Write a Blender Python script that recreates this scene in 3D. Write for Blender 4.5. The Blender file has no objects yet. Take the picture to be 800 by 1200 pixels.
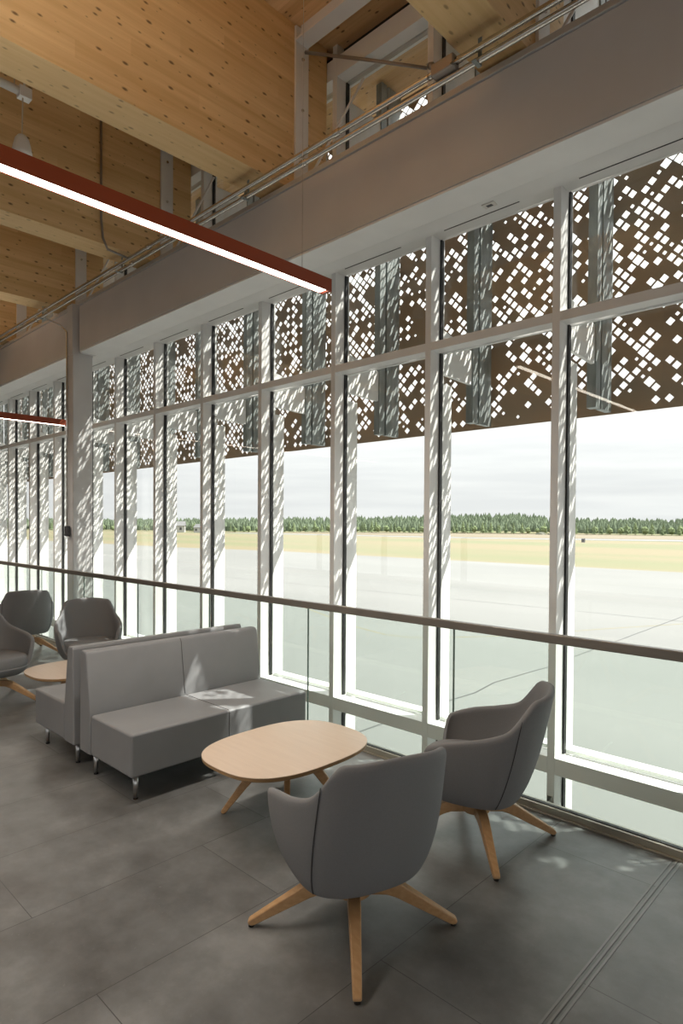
import bpy, bmesh, math, random
from mathutils import Vector, Matrix, noise
PI = math.pi
sc = bpy.context.scene
COL = sc.collection

# ------------------------------------------------------------------ camera
EYE = 1.75
YAW, PITCH, ROLL = math.radians(43.8735), math.radians(-0.9108), math.radians(0.3786)
F_PX, CY = 728.52, 626.17
fw = Vector((-math.sin(YAW)*math.cos(PITCH), math.cos(YAW)*math.cos(PITCH), math.sin(PITCH)))
rt = Vector((math.cos(YAW), math.sin(YAW), 0))
up = rt.cross(fw)
r2 = rt*math.cos(ROLL) + up*math.sin(ROLL)
u2 = up*math.cos(ROLL) - rt*math.sin(ROLL)
cam = bpy.data.cameras.new('camera')
cam_o = bpy.data.objects.new('camera', cam); COL.objects.link(cam_o)
cam_o.matrix_world = Matrix(((r2.x, u2.x, -fw.x, 0), (r2.y, u2.y, -fw.y, 0), (r2.z, u2.z, -fw.z, EYE), (0, 0, 0, 1)))
cam.sensor_fit = 'VERTICAL'; cam.sensor_height = 36; cam.lens = F_PX/1200*36
cam.shift_y = (CY-600)/1200
cam.clip_start = 0.05; cam.clip_end = 3000
sc.camera = cam_o

# ------------------------------------------------------------------ sky, sun, exposure
vs = sc.view_settings
vs.view_transform = 'Standard'; vs.look = 'None'; vs.gamma = 1; vs.use_curve_mapping = False
vs.exposure = 0.18
sc.cycles.use_denoising = True
sc.cycles.max_bounces = 10; sc.cycles.diffuse_bounces = 5; sc.cycles.glossy_bounces = 4
sc.cycles.transparent_max_bounces = 24; sc.cycles.caustics_reflective = False; sc.cycles.caustics_refractive = False
sc.cycles.sample_clamp_indirect = 6

world = bpy.data.worlds.new('overcast_sky'); sc.world = world; world.use_nodes = True
nt = world.node_tree; nt.nodes.clear()
def N(nt, t, **kw):
    n = nt.nodes.new(t)
    for k, v in kw.items(): setattr(n, k, v)
    return n
def ramp(nt, stops):
    n = nt.nodes.new('ShaderNodeValToRGB'); cr = n.color_ramp
    while len(cr.elements) < len(stops): cr.elements.new(0.5)
    for e, (p, c) in zip(cr.elements, stops):
        e.position = p; e.color = (*c, 1) if len(c) == 3 else c
    return n
out = N(nt, 'ShaderNodeOutputWorld'); bg = N(nt, 'ShaderNodeBackground')
tc = N(nt, 'ShaderNodeTexCoord'); sx = N(nt, 'ShaderNodeSeparateXYZ')
nt.links.new(tc.outputs['Generated'], sx.inputs[0])
mp = N(nt, 'ShaderNodeMapping'); mp.inputs['Scale'].default_value = (1.6, 1.6, 22)
nt.links.new(tc.outputs['Generated'], mp.inputs[0])
nz = N(nt, 'ShaderNodeTexNoise'); nz.inputs['Scale'].default_value = 2.4; nz.inputs['Detail'].default_value = 5
nt.links.new(mp.outputs[0], nz.inputs['Vector'])
cl = ramp(nt, [(0.36, (0.90, 0.905, 0.915)), (0.64, (1.0, 1.0, 1.0))])
nt.links.new(nz.outputs['Fac'], cl.inputs[0])
el = ramp(nt, [(0.0, (0.93,)*3), (0.25, (0.98,)*3), (0.55, (1.0,)*3)])
st = N(nt, 'ShaderNodeMapRange'); st.inputs['From Min'].default_value = 0.05; st.inputs['From Max'].default_value = 0.9
st.inputs['To Min'].default_value = 0.945; st.inputs['To Max'].default_value = 2.6
nt.links.new(sx.outputs['Z'], st.inputs['Value'])
nt.links.new(cl.outputs[0], bg.inputs['Color']); nt.links.new(st.outputs[0], bg.inputs['Strength'])
nt.links.new(bg.outputs[0], out.inputs[0])

SUN = Vector((0.80, 1.0, 1.75)).normalized()
sl = bpy.data.lights.new('sun', 'SUN'); sl.energy = 11.0; sl.angle = math.radians(0.45); sl.color = (1, 0.96, 0.9)
so = bpy.data.objects.new('sun', sl); COL.objects.link(so)
so.rotation_euler = SUN.to_track_quat('Z', 'Y').to_euler()
# daylight adds unseen area lamps meant as room fill, at invented wall openings
def fill_lamp(name, loc, rot, w, h, e):
    l = bpy.data.lights.new(name, 'AREA'); l.shape = 'RECTANGLE'; l.size = w; l.size_y = h; l.energy = e; l.color = (1, 0.985, 0.96)
    o = bpy.data.objects.new(name, l); COL.objects.link(o); o.location = loc; o.rotation_euler = rot
fill_lamp('landside_added_fill', (-7, -6.2, .75), (PI/2, 0, PI), 24, 1.25, 90)
fill_lamp('end_wall_added_fill', (6.95, -1.4, .75), (PI/2, 0, PI/2), 7.6, 1.25, 60)

# ------------------------------------------------------------------ materials
def mat(name, color, rough=0.6, metal=0.0, spec=0.5):
    m = bpy.data.materials.new(name); m.use_nodes = True
    b = m.node_tree.nodes['Principled BSDF']
    b.inputs['Base Color'].default_value = (*color, 1); b.inputs['Roughness'].default_value = rough
    b.inputs['Metallic'].default_value = metal; b.inputs['Specular IOR Level'].default_value = spec
    return m
def noisy(name, c1, c2, scale=8, rough=0.6, metal=0.0, bump=0.0, detail=6, lo=.35, hi=.65, vscale=(1, 1, 1), spec=0.5, rough2=None):
    m = mat(name, c1, rough, metal, spec); t = m.node_tree; b = t.nodes['Principled BSDF']
    tc = N(t, 'ShaderNodeTexCoord'); mp = N(t, 'ShaderNodeMapping'); mp.inputs['Scale'].default_value = vscale
    n = N(t, 'ShaderNodeTexNoise'); n.inputs['Scale'].default_value = scale; n.inputs['Detail'].default_value = detail
    r = ramp(t, [(lo, c1), (hi, c2)])
    t.links.new(tc.outputs['Object'], mp.inputs[0]); t.links.new(mp.outputs[0], n.inputs['Vector'])
    t.links.new(n.outputs['Fac'], r.inputs[0]); t.links.new(r.outputs[0], b.inputs['Base Color'])
    if rough2 is not None:
        q = N(t, 'ShaderNodeMapRange'); q.inputs['To Min'].default_value = rough; q.inputs['To Max'].default_value = rough2
        t.links.new(n.outputs['Fac'], q.inputs['Value']); t.links.new(q.outputs[0], b.inputs['Roughness'])
    if bump:
        n2 = N(t, 'ShaderNodeTexNoise'); n2.inputs['Scale'].default_value = scale*12; n2.inputs['Detail'].default_value = 4
        t.links.new(mp.outputs[0], n2.inputs['Vector'])
        bp = N(t, 'ShaderNodeBump'); bp.inputs['Strength'].default_value = bump; bp.inputs['Distance'].default_value = 0.002
        t.links.new(n2.outputs['Fac'], bp.inputs['Height']); t.links.new(bp.outputs[0], b.inputs['Normal'])
    return m
def math_n(t, op, a, b=None):
    n = N(t, 'ShaderNodeMath', operation=op)
    for i, v in enumerate((a, b)):
        if v is None: continue
        if isinstance(v, (int, float)): n.inputs[i].default_value = v
        else: t.links.new(v, n.inputs[i])
    return n.outputs[0]
def wood_knotty(name, base, dark, knot, lam=0.0, axis='Y', laxis='Z', rough=0.55):
    """softwood with knots; lam = lamination height along laxis (boards of slightly different tone)"""
    m = mat(name, base, rough, spec=.3); t = m.node_tree; b = t.nodes['Principled BSDF']
    tc = N(t, 'ShaderNodeTexCoord'); s = N(t, 'ShaderNodeSeparateXYZ'); t.links.new(tc.outputs['Object'], s.inputs[0])
    ai = 'XYZ'.index(axis)
    mp = N(t, 'ShaderNodeMapping'); v = [9, 9, 9]; v[ai] = .35; mp.inputs['Scale'].default_value = v
    t.links.new(tc.outputs['Object'], mp.inputs[0])
    g = N(t, 'ShaderNodeTexNoise'); g.inputs['Scale'].default_value = 2.2; g.inputs['Detail'].default_value = 7; g.inputs['Roughness'].default_value = .6
    t.links.new(mp.outputs[0], g.inputs['Vector'])
    # board tone: white noise of (floor(l/lam), floor(a/1.9 + offset))
    row = math_n(t, 'FLOOR', math_n(t, 'DIVIDE', s.outputs[laxis], lam))
    seg = math_n(t, 'FLOOR', math_n(t, 'ADD', math_n(t, 'DIVIDE', s.outputs[axis], 1.7), math_n(t, 'MULTIPLY', row, .37)))
    cx = N(t, 'ShaderNodeCombineXYZ'); t.links.new(row, cx.inputs[0]); t.links.new(seg, cx.inputs[1])
    wn = N(t, 'ShaderNodeTexWhiteNoise'); wn.noise_dimensions = '3D'; t.links.new(cx.outputs[0], wn.inputs['Vector'])
    f = math_n(t, 'ADD', math_n(t, 'MULTIPLY', g.outputs['Fac'], .75), math_n(t, 'MULTIPLY', wn.outputs['Value'], .22))
    r = ramp(t, [(.28, dark), (.72, base)]); t.links.new(f, r.inputs[0])
    # knots
    oi = [i for i in range(3) if i != ai]
    ck = N(t, 'ShaderNodeCombineXYZ'); t.links.new(math_n(t, 'MULTIPLY', s.outputs[ai], .48), ck.inputs[0])
    t.links.new(math_n(t, 'ADD', s.outputs[oi[0]], s.outputs[oi[1]]), ck.inputs[1])
    vo = N(t, 'ShaderNodeTexVoronoi'); vo.voronoi_dimensions = '2D'; vo.inputs['Scale'].default_value = 10.5; t.links.new(ck.outputs[0], vo.inputs['Vector'])
    sv = N(t, 'ShaderNodeSeparateColor'); t.links.new(vo.outputs['Color'], sv.inputs[0])
    rad = math_n(t, 'MULTIPLY', math_n(t, 'SUBTRACT', sv.outputs[0], .25), .155)
    k = N(t, 'ShaderNodeMapRange'); t.links.new(math_n(t, 'SUBTRACT', rad, vo.outputs['Distance']), k.inputs['Value'])
    k.inputs['From Min'].default_value = -.05; k.inputs['From Max'].default_value = .04
    k.inputs['To Min'].default_value = 0; k.inputs['To Max'].default_value = .8
    mx = N(t, 'ShaderNodeMix', data_type='RGBA'); t.links.new(k.outputs[0], mx.inputs[0]); t.links.new(r.outputs[0], mx.inputs[6])
    mx.inputs[7].default_value = (*knot, 1)
    # glue lines
    fr = math_n(t, 'FRACT', math_n(t, 'DIVIDE', s.outputs[laxis], lam))
    ln = math_n(t, 'MULTIPLY', math_n(t, 'LESS_THAN', fr, .025), .35)
    m2 = N(t, 'ShaderNodeMix', data_type='RGBA'); t.links.new(ln, m2.inputs[0]); t.links.new(mx.outputs[2], m2.inputs[6]); m2.inputs[7].default_value = (*dark, 1)
    t.links.new(m2.outputs[2], b.inputs['Base Color'])
    return m
def wood_fine(name, c1, c2, scale=(2, 26, 26), rough=.45):
    return noisy(name, c1, c2, 2.2, rough, vscale=scale, lo=.3, hi=.7, detail=5)
def glass(name, tint, ior=1.45, boost=1.0):
    m = bpy.data.materials.new(name); m.use_nodes = True; t = m.node_tree; t.nodes.clear()
    o = N(t, 'ShaderNodeOutputMaterial'); tr = N(t, 'ShaderNodeBsdfTransparent'); gl = N(t, 'ShaderNodeBsdfGlossy')
    tr.inputs[0].default_value = (*tint, 1); gl.inputs['Roughness'].default_value = 0.0; gl.inputs[0].default_value = (1, 1, 1, 1)
    fr = N(t, 'ShaderNodeFresnel'); ge = N(t, 'ShaderNodeNewGeometry'); ir = N(t, 'ShaderNodeMapRange')
    ir.inputs['To Min'].default_value = ior; ir.inputs['To Max'].default_value = 1/ior      # same reflectance on both faces of the sheet
    t.links.new(ge.outputs['Backfacing'], ir.inputs['Value']); t.links.new(ir.outputs[0], fr.inputs[0])
    mx = N(t, 'ShaderNodeMixShader'); t.links.new(math_n(t, 'MULTIPLY', fr.outputs[0], boost), mx.inputs[0])
    t.links.new(tr.outputs[0], mx.inputs[1]); t.links.new(gl.outputs[0], mx.inputs[2]); t.links.new(mx.outputs[0], o.inputs[0])
    return m
def emis(name, c, s):
    m = bpy.data.materials.new(name); m.use_nodes = True; b = m.node_tree.nodes['Principled BSDF']
    b.inputs['Base Color'].default_value = (.8, .8, .8, 1); b.inputs['Emission Color'].default_value = (*c, 1); b.inputs['Emission Strength'].default_value = s
    return m

M = {}
M['white'] = noisy('white_painted_aluminium', (.82, .82, .80), (.86, .86, .84), 3, .38)
M['steel'] = noisy('light_grey_painted_steel', (.62, .615, .61), (.66, .655, .65), 2, .45)
M['post'] = noisy('off_white_painted_steel', (.74, .735, .72), (.78, .775, .76), 3, .5)
M['gasket'] = mat('black_gasket', (.015, .015, .015), .5)
M['pane'] = glass('window_glass', (.955, .97, .96), 1.5, .8)
M['guard'] = glass('balustrade_glass', (.90, .935, .915), 1.45, .6)
M['guard_edge'] = mat('glass_edge_green', (.10, .15, .13), .2)
M['rail'] = noisy('taupe_anodised_metal', (.20, .175, .145), (.24, .21, .175), 20, .35, .5, vscale=(.2, 1, 1))
M['shoe'] = noisy('champagne_metal_channel', (.40, .38, .31), (.46, .43, .36), 12, .35, .6, vscale=(.2, 1, 1))
M['galv'] = noisy('galvanised_steel', (.24, .27, .26), (.36, .39, .38), 14, .5, .3, vscale=(1, 1, .3))
M['corten'] = noisy('bronze_brown_sheet', (.36, .27, .185), (.44, .29, .175), 1.3, .5, .1, vscale=(1, 1, 2))
M['conduit'] = mat('galvanised_conduit', (.62, .60, .55), .24, 1.0)
M['glulam'] = wood_knotty('knotty_spruce_glulam', (.86, .63, .34), (.64, .42, .19), (.09, .035, .012), .13)
M['deck'] = wood_knotty('knotty_spruce_deck', (.84, .58, .31), (.60, .36, .165), (.08, .03, .01), .14, 'X', 'Y')
M['oak'] = wood_fine('oak_veneer', (.54, .33, .165), (.45, .26, .115), (2, 26, 26), .4)
M['tabletop'] = wood_fine('pale_oak_laminate', (.69, .545, .42), (.65, .505, .385), (1.6, 22, 22), .30)
M['edge'] = wood_fine('oak_table_edge', (.42, .26, .12), (.34, .20, .09), (8, 8, 30), .5)
M['charcoal'] = noisy('charcoal_upholstery', (.208, .210, .216), (.222, .224, .230), 160, .75, bump=.15, spec=.35)
M['seam'] = mat('upholstery_seam', (.045, .045, .047), .7)
M['vinyl'] = noisy('grey_vinyl', (.218, .221, .226), (.242, .245, .25), 3, .48, bump=.08, spec=.45)
M['vinyl_seam'] = mat('grey_vinyl_seam', (.10, .10, .10), .6)
M['chrome'] = mat('brushed_aluminium_leg', (.55, .55, .55), .3, 1.0)
M['red'] = mat('rust_red_painted_metal', (.30, .058, .022), .38)
M['diff'] = emis('warm_white_diffuser', (1, .90, .76), 9)
M['joint'] = mat('grey_joint_profile', (.24, .235, .23), .45, .3)
M['black'] = mat('black_metal', (.012, .011, .010), .5)
M['wall'] = noisy('warm_grey_wall_paint', (.27, .25, .23), (.30, .28, .26), 2, .8)
M['plastic'] = mat('white_plastic', (.72, .70, .66), .4)
M['grey_box'] = mat('dark_grey_box', (.06, .06, .065), .4)
M['boxmetal'] = mat('grey_cast_metal', (.33, .29, .25), .45, .6)
M['cord'] = mat('pale_cord', (.55, .45, .32), .6)

def floor_mat():
    m = mat('grey_porcelain_tile', (.12, .12, .12), .42, spec=.5); t = m.node_tree; b = t.nodes['Principled BSDF']
    tc = N(t, 'ShaderNodeTexCoord'); s = N(t, 'ShaderNodeSeparateXYZ'); t.links.new(tc.outputs['Object'], s.inputs[0])
    # rows along Y; column index from X, every second column shifted
    ci = math_n(t, 'DIVIDE', math_n(t, 'ADD', s.outputs['X'], .955), .6365)
    row = math_n(t, 'FLOOR', ci); fx = math_n(t, 'FRACT', ci)
    par = math_n(t, 'FLOORED_MODULO', row, 2)
    yo = math_n(t, 'DIVIDE', math_n(t, 'SUBTRACT', s.outputs['Y'], math_n(t, 'ADD', 1.022, math_n(t, 'MULTIPLY', par, .878))), 1.323)
    tl = math_n(t, 'FLOOR', yo); fy = math_n(t, 'FRACT', yo)
    gx = math_n(t, 'MINIMUM', fx, math_n(t, 'SUBTRACT', 1.0, fx)); gy = math_n(t, 'MINIMUM', fy, math_n(t, 'SUBTRACT', 1.0, fy))
    g = math_n(t, 'MAXIMUM', math_n(t, 'LESS_THAN', gx, .0030), math_n(t, 'LESS_THAN', gy, .0014))
    cx = N(t, 'ShaderNodeCombineXYZ'); t.links.new(row, cx.inputs[0]); t.links.new(tl, cx.inputs[1])
    wn = N(t, 'ShaderNodeTexWhiteNoise'); t.links.new(cx.outputs[0], wn.inputs['Vector'])
    n = N(t, 'ShaderNodeTexNoise'); n.inputs['Scale'].default_value = 2.1; n.inputs['Detail'].default_value = 9; n.inputs['Roughness'].default_value = .62
    t.links.new(tc.outputs['Object'], n.inputs['Vector'])
    f = math_n(t, 'ADD', n.outputs['Fac'], math_n(t, 'MULTIPLY', math_n(t, 'SUBTRACT', wn.outputs['Value'], .5), .10))
    r = ramp(t, [(.33, (.100, .098, .094)), (.50, (.158, .160, .157)), (.68, (.245, .248, .245))]); t.links.new(f, r.inputs[0])
    n3 = N(t, 'ShaderNodeTexNoise'); n3.inputs['Scale'].default_value = 60; n3.inputs['Detail'].default_value = 3; t.links.new(tc.outputs['Object'], n3.inputs['Vector'])
    sp = N(t, 'ShaderNodeMapRange'); sp.inputs['From Min'].default_value = .66; sp.inputs['From Max'].default_value = .80; sp.inputs['To Max'].default_value = .35
    t.links.new(n3.outputs['Fac'], sp.inputs['Value'])
    m1 = N(t, 'ShaderNodeMix', data_type='RGBA'); t.links.new(sp.outputs[0], m1.inputs[0]); t.links.new(r.outputs[0], m1.inputs[6]); m1.inputs[7].default_value = (.30, .29, .28, 1)
    m2 = N(t, 'ShaderNodeMix', data_type='RGBA'); t.links.new(g, m2.inputs[0]); t.links.new(m1.outputs[2], m2.inputs[6]); m2.inputs[7].default_value = (.06, .058, .056, 1)
    t.links.new(m2.outputs[2], b.inputs['Base Color'])
    q = N(t, 'ShaderNodeMapRange'); q.inputs['To Min'].default_value = .22; q.inputs['To Max'].default_value = .48
    t.links.new(n.outputs['Fac'], q.inputs['Value']); t.links.new(q.outputs[0], b.inputs['Roughness'])
    return m
M['floor'] = floor_mat()

# ------------------------------------------------------------------ mesh helpers
class MB:
    def __init__(s): s.v = []; s.f = []; s.mi = []
    def add(s, vs, fs, mi=0):
        o = len(s.v); s.v += [tuple(v) for v in vs]; s.f += [tuple(i+o for i in f) for f in fs]; s.mi += [mi]*len(fs); return s
    def box(s, a, b, mi=0):
        x0, y0, z0 = a; x1, y1, z1 = b
        return s.add([(x0,y0,z0),(x1,y0,z0),(x1,y1,z0),(x0,y1,z0),(x0,y0,z1),(x1,y0,z1),(x1,y1,z1),(x0,y1,z1)],
                     [(0,3,2,1),(4,5,6,7),(0,1,5,4),(1,2,6,5),(2,3,7,6),(3,0,4,7)], mi)
    def prism(s, poly, axis, a, b, mi=0):
        """poly: 2-D points in the plane normal to axis, extruded a..b"""
        n = len(poly)
        def P(p, h):
            return {'X': (h, p[0], p[1]), 'Y': (p[0], h, p[1]), 'Z': (p[0], p[1], h)}[axis]
        vs = [P(p, a) for p in poly] + [P(p, b) for p in poly]
        fs = [tuple(range(n))[::-1], tuple(range(n, 2*n))] + [(i, (i+1) % n, (i+1) % n+n, i+n) for i in range(n)]
        return s.add(vs, fs, mi)
    def tube(s, pts, r, seg=10, mi=0, cap=True):
        pts = [Vector(p) for p in pts]; rs = r if isinstance(r, (list, tuple)) else [r]*len(pts)
        vs = []; fs = []; ref = None
        for i, p in enumerate(pts):
            d = (pts[min(i+1, len(pts)-1)] - pts[max(i-1, 0)]).normalized()
            if ref is None: ref = Vector((0, 0, 1)) if abs(d.z) < .9 else Vector((1, 0, 0))
            a = (ref - d*ref.dot(d)).normalized(); b = d.cross(a); ref = a
            for k in range(seg):
                t = 2*PI*k/seg; vs.append(p + a*(rs[i]*math.cos(t)) + b*(rs[i]*math.sin(t)))
        for i in range(len(pts)-1):
            for k in range(seg):
                k2 = (k+1) % seg; fs.append((i*seg+k, i*seg+k2, (i+1)*seg+k2, (i+1)*seg+k))
        if cap:
            fs.append(tuple(range(seg))[::-1]); fs.append(tuple(range((len(pts)-1)*seg, len(pts)*seg)))
        return s.add(vs, fs, mi)
    def rings(s, rings, cap0=True, cap1=True, mi=0):
        n = len(rings[0]); vs = [p for r in rings for p in r]; fs = []
        for i in range(len(rings)-1):
            for k in range(n):
                k2 = (k+1) % n; fs.append((i*n+k, i*n+k2, (i+1)*n+k2, (i+1)*n+k))
        if cap0: fs.append(tuple(range(n))[::-1])
        if cap1: fs.append(tuple(range((len(rings)-1)*n, len(rings)*n)))
        return s.add(vs, fs, mi)
    def build(s, name, mats, parent=None, smooth=False, bevel=0, bseg=2, sub=0, solid=0, loc=None):
        me = bpy.data.meshes.new(name); me.from_pydata(s.v, [], s.f)
        mats = mats if isinstance(mats, (list, tuple)) else [mats]
        for m in mats: me.materials.append(m)
        me.polygons.foreach_set('material_index', s.mi)
        bm = bmesh.new(); bm.from_mesh(me); bmesh.ops.recalc_face_normals(bm, faces=bm.faces); bm.to_mesh(me); bm.free()
        if smooth: me.polygons.foreach_set('use_smooth', [True]*len(me.polygons))
        me.update()
        o = bpy.data.objects.new(name, me); COL.objects.link(o)
        if parent: o.parent = parent
        if loc: o.location = loc
        if solid:
            md = o.modifiers.new('solid', 'SOLIDIFY'); md.thickness = solid; md.offset = -1; md.use_even_offset = True
        if bevel:
            md = o.modifiers.new('bevel', 'BEVEL'); md.width = bevel; md.segments = bseg; md.limit_method = 'ANGLE'; md.angle_limit = math.radians(35)
            if not smooth:
                me.polygons.foreach_set('use_smooth', [True]*len(me.polygons)); md.harden_normals = True
        if sub:
            md = o.modifiers.new('sub', 'SUBSURF'); md.levels = sub; md.render_levels = sub
        return o
def tag(o, label=None, cat=None, group=None, kind=None):
    if label: o['label'] = label
    if cat: o['category'] = cat
    if group: o['group'] = group
    if kind: o['kind'] = kind
    return o
def empty(name, loc=(0, 0, 0), rz=0):
    o = bpy.data.objects.new(name, None); COL.objects.link(o); o.location = loc; o.rotation_euler = (0, 0, rz); o.empty_display_size = .1
    return o
def copy_tree(o, parent=None):
    c = o.copy(); COL.objects.link(c); c.parent = parent
    for ch in [x for x in o.children]: copy_tree(ch, c)
    return c
def sstep(a, b, x):
    t = max(0, min(1, (x-a)/(b-a))); return t*t*(3-2*t)

# ------------------------------------------------------------------ room shell
G = -4.3                       # apron level
XL, XR, YB = -21.0, 7.0, -6.0
YE = 3.66                      # slab edge at the void
ZC = 6.68                      # underside of roof deck
tag(MB().box((XL, YB, -.36), (XR, YE, 0)).build('floor', M['floor']), kind='structure')
tag(MB().box((XL-.3, YB-.3, ZC), (XR+.3, 5.76, ZC+.18)).build('ceiling', M['deck']), kind='structure')
b = MB()      # landside wall: sill, head and piers around low unglazed openings invented to let fill light in
b.box((XL, YB-.3, G), (XR, YB, .1)).box((XL, YB-.3, 1.4), (XR, YB, ZC))
b.box((XL, YB-.3, .1), (-19.2, YB, 1.4)).box((5.2, YB-.3, .1), (XR, YB, 1.4))
for i in range(1, 8): b.box((-19.2+24.4*i/8-.06, YB-.22, .1), (-19.2+24.4*i/8+.06, YB-.06, 1.4))
tag(b.build('wall_back', M['wall']), kind='structure')
b = MB(); b.box((XR, YB, G), (XR+.3, 4.9, .1)).box((XR, YB, 1.4), (XR+.3, 4.9, ZC)).box((XR, YB, .1), (XR+.3, -5.2, 1.4)).box((XR, 2.4, .1), (XR+.3, 4.9, 1.4))  # end wall, with another opening invented to let fill light in
tag(b.build('wall_right', M['wall']), kind='structure')
tag(MB().box((XL-.3, YB, G), (XL, 4.9, ZC)).build('wall_left', M['wall']), kind='structure')
# movement joint strip in the floor
b = MB()
for dx in (-.022, 0, .022): b.box((-.962+dx-.0045, YB+.5, 0), (-.962+dx+.0045, 3.56, .0022))
tag(b.build('trim_1', M['joint']), kind='structure')

# ------------------------------------------------------------------ ground outside
apron = noisy('pale_concrete_apron', (.138, .140, .133), (.160, .161, .153), .09, .85, detail=8, vscale=(.35, 1, 1), bump=0)
field = noisy('dry_green_grass_field', (.155, .130, .070), (.118, .124, .056), .035, .9, detail=8, vscale=(.12, 1, 1), lo=.4, hi=.62)
def poly_ground(name, pts, z, m, th=.02):
    return MB().prism(pts, 'Z', z-th, z).build(name, m)
gr = tag(poly_ground('ground_apron', [(-1500, 4.85), (900, 4.85), (900, 90), (-105, 90.5), (-140, 84), (-1500, 30)], G, apron, .3), kind='structure')
tag(poly_ground('ground_field', [(-1500, 30), (-140, 84), (-105, 90.5), (900, 90), (900, 1600), (-1500, 1600)], G, field, .25), kind='structure')
tag(poly_ground('ground_under_building', [(XL-.3, YB-.3), (XR+.3, YB-.3), (XR+.3, 4.85), (XL-.3, 4.85)], G, apron, .3), kind='structure')
run = mat('pale_runway_asphalt', (.17, .17, .168), .9)
tag(poly_ground('runway', [(-330, 235), (-150, 249), (-60, 281), (500, 420), (500, 470), (-60, 326), (-164, 268), (-330, 254)], G+.05, run, .04),
    'pale grey runway strip crossing the dry grass field', 'runway')
# straw coloured verge between runway and trees
straw = noisy('straw_grass', (.165, .137, .094), (.148, .123, .078), .05, .9, vscale=(.1, 1, 1))
tag(poly_ground('ground_verge', [(-700, 228), (-164, 272), (-60, 330), (500, 476), (500, 620), (-60, 450), (-230, 420), (-700, 240)], G+.05, straw, .04), kind='structure')
def ribbon(name, pts, w, z, m, jit=0):
    b = MB(); L = []; rnd = random.Random(5)
    P = [Vector((x, y)) for x, y in pts]; Q = []
    for a, c in zip(P[:-1], P[1:]):
        n = max(1, int((c-a).length/1.2))
        for i in range(n): Q.append(a.lerp(c, i/n))
    Q.append(P[-1])
    for i, p in enumerate(Q):
        d = (Q[min(i+1, len(Q)-1)]-Q[max(i-1, 0)]).normalized(); nrm = Vector((-d.y, d.x)); j = rnd.uniform(-jit, jit)
        L.append((p+nrm*(w/2+j), p-nrm*(w/2-j)))
    vs = []; fs = []
    for a, c in L: vs += [(a.x, a.y, z), (c.x, c.y, z)]
    for i in range(len(L)-1): fs.append((2*i, 2*i+1, 2*i+3, 2*i+2))
    b.add(vs, fs); return b.build(name, m)
crackm = mat('dark_crack_sealant', (.055, .055, .055), .9); paint = mat('faded_yellow_paint', (.17, .15, .08), .8)
pale = mat('worn_pale_paint', (.165, .165, .15), .8)
tag(ribbon('apron_crack', [(-12.1, 10), (-12.09, 18.3), (-12.0, 19.5), (-12.25, 21.3), (-12.0, 25.2), (-11.99, 26.6), (-12.1, 28), (-12.2, 36), (-12.4, 47)], .07, G+.004, crackm, .02),
    'long dark crack running out across the pale apron', 'crack')
tag(ribbon('taxiway_line', [(-34, 31), (-27, 28), (-24.6, 27), (-21.9, 26.3), (-20.4, 26.6), (-18.8, 28.3), (-17.1, 30.7), (-15.9, 33.2), (-13.8, 37.8), (-11.4, 42.6), (-5, 56)], .13, G+.004, paint),
    'faded yellow curved taxiway line on the apron', 'ground marking')
tag(ribbon('apron_joint', [(-160, 62), (-60, 66), (60, 69)], .5, G+.004, pale), 'pale straight band across the far apron before the grass', 'ground marking')
tag(ribbon('apron_seam', [(-70, 41), (-30, 43), (10, 44.5)], .10, G+.004, crackm, .03), 'thin dark seam running across the middle of the apron', 'crack')

# ------------------------------------------------------------------ curtain wall
X0, MP = -2.12, 1.205          # right edge of first mullion, module
MW = .062
YI, YG = 4.60, 4.755           # mullion inner face, glass plane
ZH = 4.35
def mull_right(k): return X0 - MP*k
KS = list(range(-5, 14))
COLX0, COLX1 = -9.70, -9.48
for n, k in enumerate(KS):
    xr = mull_right(k); xl = xr - MW; nx = xr + MP - MW       # bay spans xr .. next mullion's left face
    w = tag(empty('window_%d' % (n+1), (xl, YI, G)), kind='structure')
    def L(b, name, m, **kw):
        o = b.build(name, m, None, **kw); o.data.transform(Matrix.Translation((-xl, -YI, -G))); o.parent = w; return o
    b = MB().box((xl, YI, G), (xr, YG-.02, ZC))
    L(b, 'mullion', M['white'], bevel=.003)
    b = MB()
    for z0, z1 in ((3.32, 3.395), (-.18, -.05), (ZH, 4.50), (ZC-.33, ZC-.13)): b.box((xr, YI, z0), (nx, YG-.02, z1))
    L(b, 'transom', M['white'], bevel=.003)
    b = MB()
    g0, g1 = YG-.02, YG+.02
    lev = [(G+.05, -.18), (-.05, 3.32), (3.395, ZH), (4.50, ZC-.33)]
    for z0, z1 in lev:
        b.box((xr, g0, z0), (xr+.014, g1, z1)).box((nx-.014, g0, z0), (nx, g1, z1))
    L(b, 'gasket', M['gasket'])
    for z0, z1 in lev:
        b = MB().box((xr+.012, YG-.006, z0+.01), (nx-.012, YG+.006, z1-.01)); L(b, 'pane', M['pane'])
    # outside: cap, deep fin, sill ledge, outrigger brackets
    b = MB().box((xl-.002, YG+.02, G), (xr+.002, YG+.05, ZC))
    for z0 in (3.32, -.14, ZH+.02, ZC-.35): b.box((xr+.002, YG+.02, z0), (nx-.002, YG+.05, z0+.07))
    b.box((xr+.002, YG+.05, -.06), (nx-.002, YG+.17, -.03))
    L(b, 'pressure_cap', M['white'])
    L(MB().box((xl+.012, YG+.05, G+.3), (xr-.012, YG+.205, 3.06)), 'fin', M['white'], bevel=.003)
    b = MB().prism([(YG+.05, 3.15), (5.308, 3.13), (5.308, 3.46), (YG+.05, 3.56)], 'X', xl+.014, xr-.014)
    b.prism([(YG+.05, 5.66), (5.308, 5.70), (5.308, 6.22), (YG+.05, 6.20)], 'X', xl+.014, xr-.014)
    L(b, 'outrigger_bracket', M['white'], bevel=.003)
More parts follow.
